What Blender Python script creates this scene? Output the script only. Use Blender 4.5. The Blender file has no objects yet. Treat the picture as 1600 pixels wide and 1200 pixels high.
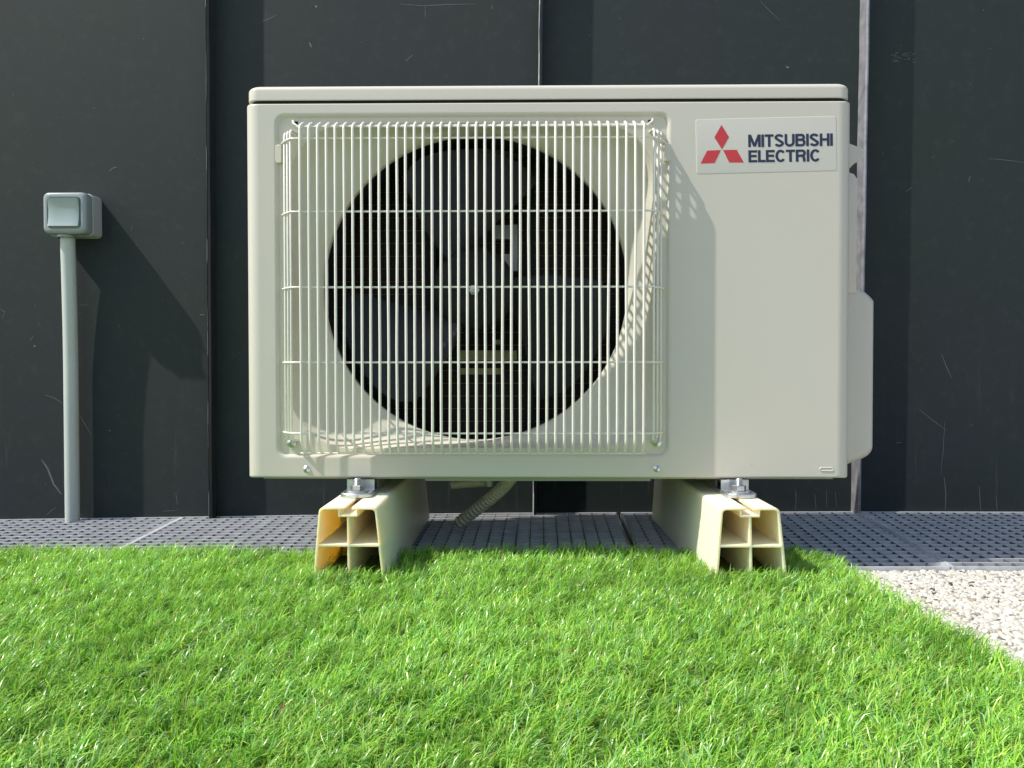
import bpy, bmesh, math, random
import numpy as np
from mathutils import Vector, Matrix

random.seed(7)
rng = np.random.default_rng(11)
S = bpy.context.scene
COL = S.collection
PI = math.pi

# ------------------------------------------------------------------ camera
cam_d = bpy.data.cameras.new("camera")
cam = bpy.data.objects.new("camera", cam_d)
COL.objects.link(cam)
cam_d.sensor_width = 36.0
cam_d.lens = 27.0
cam_d.clip_start = 0.02
cam_d.clip_end = 2000.0
YAW, PITCH, ROLL = 0.0118276, -0.0175069, -0.0008159
fw = Vector((-math.sin(YAW) * math.cos(PITCH), math.cos(YAW) * math.cos(PITCH), math.sin(PITCH)))
r0 = Vector((math.cos(YAW), math.sin(YAW), 0.0))
u0 = r0.cross(fw)
rt = math.cos(ROLL) * r0 + math.sin(ROLL) * u0
up = math.cos(ROLL) * u0 - math.sin(ROLL) * r0
mw = Matrix.Identity(4)
for i in range(3):
    mw[i][0] = rt[i]; mw[i][1] = up[i]; mw[i][2] = -fw[i]
mw.translation = Vector((-0.035118, -1.02772, 0.270189))
cam.matrix_world = mw
S.camera = cam

# ------------------------------------------------------------------ light
SUN_DIR = Vector((1.0, 0.27, -1.31)).normalized()
SUN_STRENGTH = 3.9
SKY_STRENGTH = 0.14
EXPOSURE = 0.41
sun_d = bpy.data.lights.new("sun", 'SUN')
sun_d.energy = SUN_STRENGTH
sun_d.angle = math.radians(0.53)
sun_d.color = (1.0, 0.955, 0.88)
sun = bpy.data.objects.new("sun", sun_d)
sun.rotation_euler = SUN_DIR.to_track_quat('-Z', 'Y').to_euler()
sun.location = (-3, -1, 5)
COL.objects.link(sun)

world = bpy.data.worlds.new("World")
S.world = world
world.use_nodes = True
wn = world.node_tree.nodes
wl = world.node_tree.links
wn.clear()
sky = wn.new('ShaderNodeTexSky')
sky.sky_type = 'NISHITA'
sky.sun_disc = False
sky.sun_elevation = math.asin(-SUN_DIR.z)
sky.sun_rotation = math.atan2(-SUN_DIR.x, -SUN_DIR.y) % (2 * PI)
sky.air_density = 1.0
sky.dust_density = 2.0
sky.ozone_density = 1.0
bg = wn.new('ShaderNodeBackground')
bg.inputs['Strength'].default_value = SKY_STRENGTH
wo = wn.new('ShaderNodeOutputWorld')
wl.new(sky.outputs[0], bg.inputs[0])
wl.new(bg.outputs[0], wo.inputs[0])

S.view_settings.view_transform = 'Standard'
S.view_settings.look = 'None'
S.view_settings.exposure = EXPOSURE
S.view_settings.gamma = 1.0
S.view_settings.use_curve_mapping = False
S.cycles.use_denoising = True
S.cycles.max_bounces = 10
S.cycles.diffuse_bounces = 6
S.cycles.glossy_bounces = 4
S.cycles.sample_clamp_indirect = 6.0

# ------------------------------------------------------------------ helpers
def mesh_obj(name, verts, faces, mat=None, parent=None, smooth=None, origin=None):
    o3 = Vector(parent['_o']) if parent is not None and '_o' in parent else Vector((0, 0, 0))
    if origin is not None and parent is None:
        o3 = Vector(origin)
    me = bpy.data.meshes.new(name)
    me.from_pydata([tuple(Vector(v) - o3) for v in verts], [], faces)
    me.validate()
    me.update()
    return link_mesh(name, me, mat, parent, smooth, o3)

def link_mesh(name, me, mat, parent, smooth, o3):
    if smooth is not None:
        me.polygons.foreach_set('use_smooth', [True] * len(me.polygons))
        me.set_sharp_from_angle(angle=math.radians(smooth))
    if mat is not None:
        me.materials.append(mat)
    ob = bpy.data.objects.new(name, me)
    COL.objects.link(ob)
    ob['_o'] = tuple(o3)
    if parent is not None:
        ob.parent = parent
    else:
        ob.location = o3
    return ob

def thing(name, label, cat, loc, group=None):
    o = bpy.data.objects.new(name, None)
    o.empty_display_size = 0.05
    COL.objects.link(o)
    o.location = loc
    o['_o'] = tuple(loc)
    o['label'] = label
    o['category'] = cat
    if group:
        o['group'] = group
    return o

def tag(o, label=None, cat=None, group=None, kind=None):
    if label: o['label'] = label
    if cat: o['category'] = cat
    if group: o['group'] = group
    if kind: o['kind'] = kind
    return o

class MB:
    def __init__(self):
        self.v = []; self.f = []
    def add(self, vs, fs):
        n = len(self.v)
        self.v += [tuple(p) for p in vs]
        self.f += [tuple(i + n for i in f) for f in fs]
        return self
    def box(self, a, b):
        (x0, y0, z0), (x1, y1, z1) = a, b
        vs = [(x0, y0, z0), (x1, y0, z0), (x1, y1, z0), (x0, y1, z0), (x0, y0, z1), (x1, y0, z1), (x1, y1, z1), (x0, y1, z1)]
        fs = [(0, 3, 2, 1), (4, 5, 6, 7), (0, 1, 5, 4), (1, 2, 6, 5), (2, 3, 7, 6), (3, 0, 4, 7)]
        return self.add(vs, fs)
    def hexa(self, p8):
        fs = [(0, 3, 2, 1), (4, 5, 6, 7), (0, 1, 5, 4), (1, 2, 6, 5), (2, 3, 7, 6), (3, 0, 4, 7)]
        return self.add(p8, fs)
    def tube(self, pts, r, n=8, caps=True):
        pts = [Vector(p) for p in pts]
        rr = r if isinstance(r, (list, tuple)) else [r] * len(pts)
        rings = []
        nrm = None
        for i, p in enumerate(pts):
            if i == 0: t = pts[1] - pts[0]
            elif i == len(pts) - 1: t = pts[-1] - pts[-2]
            else: t = (pts[i + 1] - p).normalized() + (p - pts[i - 1]).normalized()
            t.normalize()
            if nrm is None:
                nrm = Vector((0, 0, 1)) if abs(t.z) < 0.9 else Vector((1, 0, 0))
            nrm = (nrm - t * nrm.dot(t)).normalized()
            b = t.cross(nrm)
            rings.append([p + (nrm * math.cos(2 * PI * k / n) + b * math.sin(2 * PI * k / n)) * rr[i] for k in range(n)])
        vs = [q for ring in rings for q in ring]
        fs = []
        for i in range(len(rings) - 1):
            for k in range(n):
                a = i * n + k; b2 = i * n + (k + 1) % n
                fs.append((a, b2, b2 + n, a + n))
        if caps:
            fs.append(tuple(range(n))[::-1])
            fs.append(tuple((len(rings) - 1) * n + k for k in range(n)))
        return self.add(vs, fs)
    def lathe(self, prof, c, axis='y', n=24):
        # prof: list of (radius, height along axis)
        vs = []
        for (r, h) in prof:
            for k in range(n):
                a = 2 * PI * k / n
                if axis == 'y': vs.append((c[0] + r * math.cos(a), c[1] + h, c[2] + r * math.sin(a)))
                elif axis == 'z': vs.append((c[0] + r * math.cos(a), c[1] + r * math.sin(a), c[2] + h))
                else: vs.append((c[0] + h, c[1] + r * math.cos(a), c[2] + r * math.sin(a)))
        fs = []
        for i in range(len(prof) - 1):
            for k in range(n):
                a = i * n + k; b = i * n + (k + 1) % n
                fs.append((a, b, b + n, a + n))
        return self.add(vs, fs)
    def build(self, name, mat, parent=None, smooth=None, origin=None):
        ob = mesh_obj(name, self.v, self.f, mat, parent, smooth, origin)
        bm = bmesh.new(); bm.from_mesh(ob.data)
        bmesh.ops.recalc_face_normals(bm, faces=bm.faces)
        bm.to_mesh(ob.data); bm.free()
        return ob

def loft(loops, close=True):
    n = len(loops[0])
    vs = [p for lp in loops for p in lp]
    fs = []
    for i in range(len(loops) - 1):
        for k in range(n):
            a = i * n + k; b = i * n + (k + 1) % n
            fs.append((a, b, b + n, a + n))
    return vs, fs

def rrect(cx, cz, hx, hz, r, y, nc=6, ne=1):
    """rounded rectangle loop in the xz plane, ccw seen from the front"""
    pts = []
    for q, (sx, sz) in enumerate(((1, 1), (-1, 1), (-1, -1), (1, -1))):
        for k in range(nc + 1):
            a = q * PI / 2 + (PI / 2) * k / nc
            pts.append((cx + sx * (hx - r) + r * math.cos(a), y, cz + sz * (hz - r) + r * math.sin(a)))
    return pts

def solid2d(name, splines, y0, y1, mat, parent=None, bevel=0.0, smooth=40, xf=None, origin=None):
    """extrude 2D outlines (holes allowed) given in (x, z), from y0 to y1"""
    cu = bpy.data.curves.new(name + "_outline", 'CURVE')
    cu.dimensions = '2D'
    cu.fill_mode = 'BOTH'
    cu.extrude = abs(y1 - y0) / 2 - bevel
    cu.bevel_depth = bevel
    cu.offset = -bevel
    cu.bevel_resolution = 1
    for sp in splines:
        s = cu.splines.new('POLY')
        s.points.add(len(sp) - 1)
        for i, (x, z) in enumerate(sp):
            s.points[i].co = (x, z, 0, 1)
        s.use_cyclic_u = True
    ob = bpy.data.objects.new(name + "_outline", cu)
    COL.objects.link(ob)
    bpy.context.view_layer.update()
    dg = bpy.context.evaluated_depsgraph_get()
    me = bpy.data.meshes.new_from_object(ob.evaluated_get(dg))
    bpy.data.objects.remove(ob)
    bpy.data.curves.remove(cu)
    ym = (y0 + y1) / 2
    vs = [(v.co.x, ym + v.co.z, v.co.y) for v in me.vertices]   # mirrored handedness fixed by recalc
    if xf: vs = [xf(p) for p in vs]
    fs = [tuple(p.vertices) for p in me.polygons]
    bpy.data.meshes.remove(me)
    mb = MB(); mb.add(vs, fs)
    ob = mesh_obj(name, mb.v, mb.f, None, parent, None, origin)
    bm = bmesh.new(); bm.from_mesh(ob.data)
    bmesh.ops.remove_doubles(bm, verts=bm.verts, dist=1e-6)
    bmesh.ops.recalc_face_normals(bm, faces=bm.faces)
    bm.to_mesh(ob.data); bm.free()
    if mat: ob.data.materials.append(mat)
    if smooth is not None:
        ob.data.polygons.foreach_set('use_smooth', [True] * len(ob.data.polygons))
        ob.data.set_sharp_from_angle(angle=math.radians(smooth))
    return ob

# ------------------------------------------------------------------ materials
def new_mat(name):
    m = bpy.data.materials.new(name)
    m.use_nodes = True
    nt = m.node_tree
    p = nt.nodes['Principled BSDF']
    return m, nt, p

def nd(nt, t, **kw):
    n = nt.nodes.new(t)
    for k, v in kw.items():
        if k in n.inputs: n.inputs[k].default_value = v
        else: setattr(n, k, v)
    return n

def simple(name, col, rough=0.5, metal=0.0, var=0.06, scale=8.0, bump=0.0, bscale=120.0, spec=0.5, rvar=0.0, sub=0.0):
    m, nt, p = new_mat(name)
    p.inputs['Roughness'].default_value = rough
    p.inputs['Metallic'].default_value = metal
    p.inputs['Specular IOR Level'].default_value = spec
    tc = nd(nt, 'ShaderNodeTexCoord')
    no = nd(nt, 'ShaderNodeTexNoise', Scale=scale, Detail=4.0)
    nt.links.new(tc.outputs['Object'], no.inputs['Vector'])
    cr = nd(nt, 'ShaderNodeValToRGB')
    cr.color_ramp.elements[0].position = 0.3
    cr.color_ramp.elements[1].position = 0.7
    cr.color_ramp.elements[0].color = tuple(c * (1 - var) for c in col) + (1,)
    cr.color_ramp.elements[1].color = tuple(min(1, c * (1 + var)) for c in col) + (1,)
    nt.links.new(no.outputs['Fac'], cr.inputs[0])
    nt.links.new(cr.outputs[0], p.inputs['Base Color'])
    if rvar:
        mr = nd(nt, 'ShaderNodeMapRange')
        mr.inputs['To Min'].default_value = rough - rvar
        mr.inputs['To Max'].default_value = rough + rvar
        no2 = nd(nt, 'ShaderNodeTexNoise', Scale=scale * 5, Detail=3.0)
        nt.links.new(tc.outputs['Object'], no2.inputs['Vector'])
        nt.links.new(no2.outputs['Fac'], mr.inputs['Value'])
        nt.links.new(mr.outputs[0], p.inputs['Roughness'])
    if bump:
        nb = nd(nt, 'ShaderNodeTexNoise', Scale=bscale, Detail=3.0)
        nt.links.new(tc.outputs['Object'], nb.inputs['Vector'])
        b = nd(nt, 'ShaderNodeBump', Strength=bump, Distance=0.001)
        nt.links.new(nb.outputs['Fac'], b.inputs['Height'])
        nt.links.new(b.outputs[0], p.inputs['Normal'])
    if sub:
        p.inputs['Subsurface Weight'].default_value = sub
        p.inputs['Subsurface Radius'].default_value = (0.019, 0.0080, 0.0014)
        p.inputs['Subsurface Scale'].default_value = 1.0
    return m

M = {}
M['casing'] = simple('ivory_paint', (0.605, 0.575, 0.505), 0.38, var=0.02, scale=3, bump=0.06, bscale=260, spec=0.4, rvar=0.05)
M['shroud'] = simple('ivory_plastic', (0.64, 0.61, 0.51), 0.42, var=0.02, scale=5, spec=0.45)
M['wire'] = simple('white_coated_wire', (0.80, 0.78, 0.71), 0.35, var=0.03, scale=30)
M['fan'] = simple('dark_fan_plastic', (0.019, 0.019, 0.026), 0.50, var=0.2, scale=14, spec=0.3)
M['hub'] = simple('dark_hub_plastic', (0.015, 0.014, 0.014), 0.6, var=0.25, scale=20, spec=0.25)
M['zinc'] = simple('zinc_plated_steel', (0.62, 0.64, 0.66), 0.30, metal=0.9, var=0.12, scale=60, bump=0.15, bscale=400, rvar=0.08)
M['galv'] = simple('galvanised_steel', (0.62, 0.64, 0.66), 0.45, metal=0.25, var=0.16, scale=35, bump=0.1, bscale=300, rvar=0.1)
M['galv_shade'] = simple('shaded_bar_steel', (0.13, 0.135, 0.14), 0.6, metal=0.2, var=0.2, scale=50)  # darker copy of the galvanised steel, shade painted into the cross bars
M['block'] = simple('cream_plastic', (0.91, 0.77, 0.56), 0.42, var=0.02, scale=9, spec=0.35, sub=0.65)
M['bracket'] = simple('grey_bracket', (0.36, 0.37, 0.36), 0.5, metal=0.3, var=0.1, scale=20)
M['beige'] = simple('beige_foam', (0.42, 0.38, 0.20), 0.7, var=0.1, scale=60)
M['hose'] = simple('tan_hose', (0.66, 0.61, 0.47), 0.5, var=0.08, scale=60)
M['conduit'] = simple('pale_conduit', (0.52, 0.57, 0.53), 0.35, var=0.03, scale=8)
M['housing'] = simple('grey_housing', (0.44, 0.45, 0.43), 0.4, var=0.04, scale=20)
M['cover'] = simple('smoked_cover', (0.30, 0.34, 0.34), 0.16, var=0.04, scale=20, spec=0.7)
M['rocker'] = simple('grey_rocker', (0.34, 0.42, 0.41), 0.22, var=0.04, scale=20, spec=0.7)
M['red'] = simple('red_print', (0.56, 0.045, 0.05), 0.4, var=0.02)
M['navy'] = simple('navy_print', (0.022, 0.03, 0.07), 0.4, var=0.02)
M['sticker'] = simple('sticker_film', (0.61, 0.59, 0.535), 0.42, var=0.01)
M['black'] = simple('black_rubber', (0.012, 0.012, 0.012), 0.7, var=0.2)
M['leaf'] = simple('dry_leaf_brown', (0.50, 0.36, 0.20), 0.6, var=0.25, scale=200)
M['pan'] = simple('grey_base_steel', (0.30, 0.32, 0.29), 0.5, var=0.05)
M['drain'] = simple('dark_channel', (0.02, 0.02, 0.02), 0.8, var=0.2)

# heat exchanger fins: dark aluminium fin pack with fine vertical fin lines
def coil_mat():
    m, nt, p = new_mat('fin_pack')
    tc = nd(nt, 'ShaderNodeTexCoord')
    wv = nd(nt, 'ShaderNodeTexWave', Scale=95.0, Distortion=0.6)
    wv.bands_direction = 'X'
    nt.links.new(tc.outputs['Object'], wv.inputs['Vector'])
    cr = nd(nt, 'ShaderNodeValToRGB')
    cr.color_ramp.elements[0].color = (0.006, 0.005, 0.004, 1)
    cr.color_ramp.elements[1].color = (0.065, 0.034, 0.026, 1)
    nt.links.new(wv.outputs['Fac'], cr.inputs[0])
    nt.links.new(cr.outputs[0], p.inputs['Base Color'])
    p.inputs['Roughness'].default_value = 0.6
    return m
M['coil'] = coil_mat()
M['tube'] = simple('copper_tube', (0.35, 0.20, 0.13), 0.35, metal=0.7, var=0.1)

# weathered anthracite cladding: scratches, specks and drip marks belong to the sheet itself
def wall_mat():
    m, nt, p = new_mat('anthracite_sheet')
    L = nt.links.new
    tc = nd(nt, 'ShaderNodeTexCoord')
    n1 = nd(nt, 'ShaderNodeTexNoise', Scale=2.2, Detail=5.0, Roughness=0.6)
    L(tc.outputs['Object'], n1.inputs['Vector'])
    cr = nd(nt, 'ShaderNodeValToRGB')
    e = cr.color_ramp.elements
    e[0].position = 0.32; e[0].color = (0.0095, 0.0205, 0.0160, 1)
    e[1].position = 0.68; e[1].color = (0.0140, 0.0215, 0.0250, 1)
    L(n1.outputs['Fac'], cr.inputs[0])
    # dusty mottling
    n2 = nd(nt, 'ShaderNodeTexNoise', Scale=38.0, Detail=6.0, Roughness=0.75)
    L(tc.outputs['Object'], n2.inputs['Vector'])
    r2 = nd(nt, 'ShaderNodeMapRange'); r2.inputs['From Min'].default_value = 0.52; r2.inputs['From Max'].default_value = 0.85
    r2.inputs['To Max'].default_value = 0.17
    L(n2.outputs['Fac'], r2.inputs['Value'])
    mx = nd(nt, 'ShaderNodeMix', data_type='RGBA')
    L(r2.outputs[0], mx.inputs[0]); L(cr.outputs[0], mx.inputs[6])
    mx.inputs[7].default_value = (0.13, 0.14, 0.14, 1)
    # specks
    vo = nd(nt, 'ShaderNodeTexVoronoi', Scale=26.0, Randomness=1.0)
    L(tc.outputs['Object'], vo.inputs['Vector'])
    nv = nd(nt, 'ShaderNodeTexNoise', Scale=9.0, Detail=2.0)
    L(tc.outputs['Object'], nv.inputs['Vector'])
    sz = nd(nt, 'ShaderNodeMapRange'); sz.inputs['From Min'].default_value = 0.44; sz.inputs['From Max'].default_value = 0.85
    sz.inputs['To Max'].default_value = 0.09
    L(nv.outputs['Fac'], sz.inputs['Value'])
    lt = nd(nt, 'ShaderNodeMath', operation='LESS_THAN')
    L(vo.outputs['Distance'], lt.inputs[0]); L(sz.outputs[0], lt.inputs[1])
    ml = nd(nt, 'ShaderNodeMath', operation='MULTIPLY'); ml.inputs[1].default_value = 0.65
    L(lt.outputs[0], ml.inputs[0])
    mx2 = nd(nt, 'ShaderNodeMix', data_type='RGBA')
    L(ml.outputs[0], mx2.inputs[0]); L(mx.outputs[2], mx2.inputs[6]); mx2.inputs[7].default_value = (0.30, 0.32, 0.32, 1)
    # vertical drip lines near the foot of the wall
    mp = nd(nt, 'ShaderNodeMapping'); mp.inputs['Scale'].default_value = (55, 1, 3.0)
    L(tc.outputs['Object'], mp.inputs['Vector'])
    n3 = nd(nt, 'ShaderNodeTexNoise', Scale=1.0, Detail=4.0, Roughness=0.7)
    L(mp.outputs[0], n3.inputs['Vector'])
    r3 = nd(nt, 'ShaderNodeMapRange'); r3.inputs['From Min'].default_value = 0.60; r3.inputs['From Max'].default_value = 0.80
    r3.inputs['To Max'].default_value = 0.45
    L(n3.outputs['Fac'], r3.inputs['Value'])
    sp = nd(nt, 'ShaderNodeSeparateXYZ'); L(tc.outputs['Object'], sp.inputs[0])
    rz = nd(nt, 'ShaderNodeMapRange'); rz.inputs['From Min'].default_value = 0.03; rz.inputs['From Max'].default_value = 0.30
    rz.inputs['To Min'].default_value = 1.0; rz.inputs['To Max'].default_value = 0.08
    L(sp.outputs['Z'], rz.inputs['Value'])
    m3 = nd(nt, 'ShaderNodeMath', operation='MULTIPLY'); L(r3.outputs[0], m3.inputs[0]); L(rz.outputs[0], m3.inputs[1])
    mx3 = nd(nt, 'ShaderNodeMix', data_type='RGBA')
    L(m3.outputs[0], mx3.inputs[0]); L(mx2.outputs[2], mx3.inputs[6]); mx3.inputs[7].default_value = (0.17, 0.17, 0.17, 1)
    L(mx3.outputs[2], p.inputs['Base Color'])
    rr = nd(nt, 'ShaderNodeMapRange'); rr.inputs['To Min'].default_value = 0.68; rr.inputs['To Max'].default_value = 0.84
    L(n1.outputs['Fac'], rr.inputs['Value']); L(rr.outputs[0], p.inputs['Roughness'])
    p.inputs['Specular IOR Level'].default_value = 0.52
    b = nd(nt, 'ShaderNodeBump', Strength=0.08, Distance=0.002)
    nb = nd(nt, 'ShaderNodeTexNoise', Scale=5.0, Detail=2.0)
    L(tc.outputs['Object'], nb.inputs['Vector']); L(nb.outputs['Fac'], b.inputs['Height']); L(b.outputs[0], p.inputs['Normal'])
    return m
M['wall'] = wall_mat()
M['seam'] = simple('seam_sheet', (0.030, 0.035, 0.036), 0.4, metal=0.0, var=0.2, scale=30, bump=0.1, bscale=150, spec=0.4)
M['seam_lit'] = simple('sunlit_seam_paint', (0.27, 0.27, 0.29), 0.4, metal=0.3, var=0.3, scale=40, bump=0.2, bscale=120)  # paler copy of the seam sheet, sunlight on its side put into the colour
M['lit'] = simple('edge_light_paint', (0.42, 0.43, 0.44), 0.5, metal=0.2, var=0.3, scale=50)  # pale colour painting the light caught by the seam edges
M['scratch'] = simple('scratch_grey', (0.125, 0.135, 0.135), 0.6, var=0.3, scale=300)

def attr_mat(name, attr, rough, spec, transl=0.0, bump=None):
    m, nt, p = new_mat(name)
    L = nt.links.new
    at = nd(nt, 'ShaderNodeAttribute'); at.attribute_name = attr
    L(at.outputs['Color'], p.inputs['Base Color'])
    p.inputs['Roughness'].default_value = rough
    p.inputs['Specular IOR Level'].default_value = spec
    if transl:
        tr = nd(nt, 'ShaderNodeBsdfTranslucent')
        L(at.outputs['Color'], tr.inputs['Color'])
        mix = nd(nt, 'ShaderNodeMixShader'); mix.inputs[0].default_value = transl
        out = nt.nodes['Material Output']
        L(p.outputs[0], mix.inputs[1]); L(tr.outputs[0], mix.inputs[2]); L(mix.outputs[0], out.inputs['Surface'])
    if bump:
        tc = nd(nt, 'ShaderNodeTexCoord'); nb = nd(nt, 'ShaderNodeTexNoise', Scale=bump, Detail=3.0)
        L(tc.outputs['Object'], nb.inputs['Vector'])
        b = nd(nt, 'ShaderNodeBump', Strength=0.3, Distance=0.001)
        L(nb.outputs['Fac'], b.inputs['Height']); L(b.outputs[0], p.inputs['Normal'])
    return m
M['grass'] = attr_mat('turf_fibre', 'tint', 0.30, 0.6, 0.38)
M['pebble'] = attr_mat('pebble_stone', 'tint', 0.6, 0.35, 0, 300)

def backing_mat():
    m, nt, p = new_mat('turf_backing')
    tc = nd(nt, 'ShaderNodeTexCoord')
    no = nd(nt, 'ShaderNodeTexNoise', Scale=220.0, Detail=4.0)
    nt.links.new(tc.outputs['Object'], no.inputs['Vector'])
    cr = nd(nt, 'ShaderNodeValToRGB')
    e = cr.color_ramp.elements
    e[0].position = 0.3; e[0].color = (0.04, 0.09, 0.012, 1)
    e[1].position = 0.7; e[1].color = (0.16, 0.30, 0.04, 1)
    nt.links.new(no.outputs['Fac'], cr.inputs[0]); nt.links.new(cr.outputs[0], p.inputs['Base Color'])
    p.inputs['Roughness'].default_value = 0.8
    return m
M['backing'] = backing_mat()

def gravel_mat():
    m, nt, p = new_mat('cream_gravel')
    L = nt.links.new
    tc = nd(nt, 'ShaderNodeTexCoord')
    vo = nd(nt, 'ShaderNodeTexVoronoi', Scale=95.0)
    L(tc.outputs['Object'], vo.inputs['Vector'])
    cr = nd(nt, 'ShaderNodeValToRGB')
    e = cr.color_ramp.elements
    e[0].position = 0.0; e[0].color = (0.62, 0.58, 0.50, 1)
    e[1].position = 0.75; e[1].color = (0.30, 0.27, 0.22, 1)
    L(vo.outputs['Distance'], cr.inputs[0]); L(cr.outputs[0], p.inputs['Base Color'])
    p.inputs['Roughness'].default_value = 0.8
    b = nd(nt, 'ShaderNodeBump', Strength=0.6, Distance=0.004); b.invert = True
    L(vo.outputs['Distance'], b.inputs['Height']); L(b.outputs[0], p.inputs['Normal'])
    return m
M['gravel'] = gravel_mat()

# ------------------------------------------------------------------ ground
WY = 0.43                      # face of the wall
def gz(x):
    return float(np.interp(x, [-1.3, -1.03, -0.44, -0.05, 0.6, 1.3], [-0.018, -0.014, -0.0048, 0.0, 0.0035, 0.0025]))

g = MB(); g.add([(-400, -400, -0.06), (400, -400, -0.06), (400, 400, -0.06), (-400, 400, -0.06)], [(0, 1, 2, 3)])
tag(g.build('ground', M['gravel']), 'pale gravelly ground all around the terrace', kind='structure')
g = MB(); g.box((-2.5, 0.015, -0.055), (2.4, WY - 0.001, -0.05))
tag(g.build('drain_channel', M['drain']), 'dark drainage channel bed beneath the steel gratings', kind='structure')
# bonded gravel bed right of and in front of the turf
g = MB()
g.box((0.30, -3.2, -0.055), (3.0, 0.0145, -0.0030))
tag(g.build('gravel_path', M['gravel']), 'cream pebble path beside the artificial turf', kind='structure')

TX0, TX1, TY0, TY1 = -2.2, 0.386, -3.0, 0.040     # turf extents
def turf_inside(x, y):
    """True inside the turf sheet: straight right edge, rounded far right corner, wavy far edge"""
    far = TY1 + 0.006 * np.sin(x * 9.0 + 1.0) + 0.003 * np.sin(x * 31.0)
    ok = (x < TX1 + 0.004 * np.sin(y * 14)) & (y < far)
    rc = 0.085
    cx, cy = TX1 - rc, TY1 + 0.02 - rc
    corner = (x > cx) & (y > cy)
    ok2 = ((x - cx) ** 2 + (y - cy) ** 2) < rc * rc
    # a small lift of the sheet right of the block
    return np.where(corner, ok2 & (x < TX1 + 0.01), ok)
pts = [(TX0, TY0), (TX1, TY0), (TX1, TY1 - 0.07)]
for k in range(9):
    a = (PI / 2) * k / 8
    pts.append((TX1 - 0.075 + 0.075 * math.cos(a), TY1 - 0.08 + 0.075 * math.sin(a)))
pts += [(-0.4, TY1 - 0.006), (TX0, TY1 - 0.006)]
vs = [(x, y, 0.0130) for x, y in pts] + [(x, y, -0.004) for x, y in pts]
n = len(pts)
fs = [tuple(range(n)), tuple(range(2 * n - 1, n - 1, -1))] + [(i, (i + 1) % n, n + (i + 1) % n, n + i) for i in range(n)]
g = MB(); g.add(vs, fs)
tag(g.build('turf_sheet', M['backing']), 'green artificial turf backing sheet on the ground', kind='structure')
g = MB(); g.box((-2.4, -3.2, -0.055), (0.298, 0.010, -0.0045))
tag(g.build('sub_base', M['gravel']), 'gravel bed under the turf', kind='structure')

# ------------------------------------------------------------------ grass blades
def smooth_noise(x, y, s, seed):
    r = np.random.default_rng(seed)
    out = np.zeros_like(x)
    for k in range(5):
        a = r.uniform(0, 2 * PI); f = s * r.uniform(0.6, 1.6); ph = r.uniform(0, 2 * PI)
        out += np.sin((x * math.cos(a) + y * math.sin(a)) * f + ph)
    return out / 2.2

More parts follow.
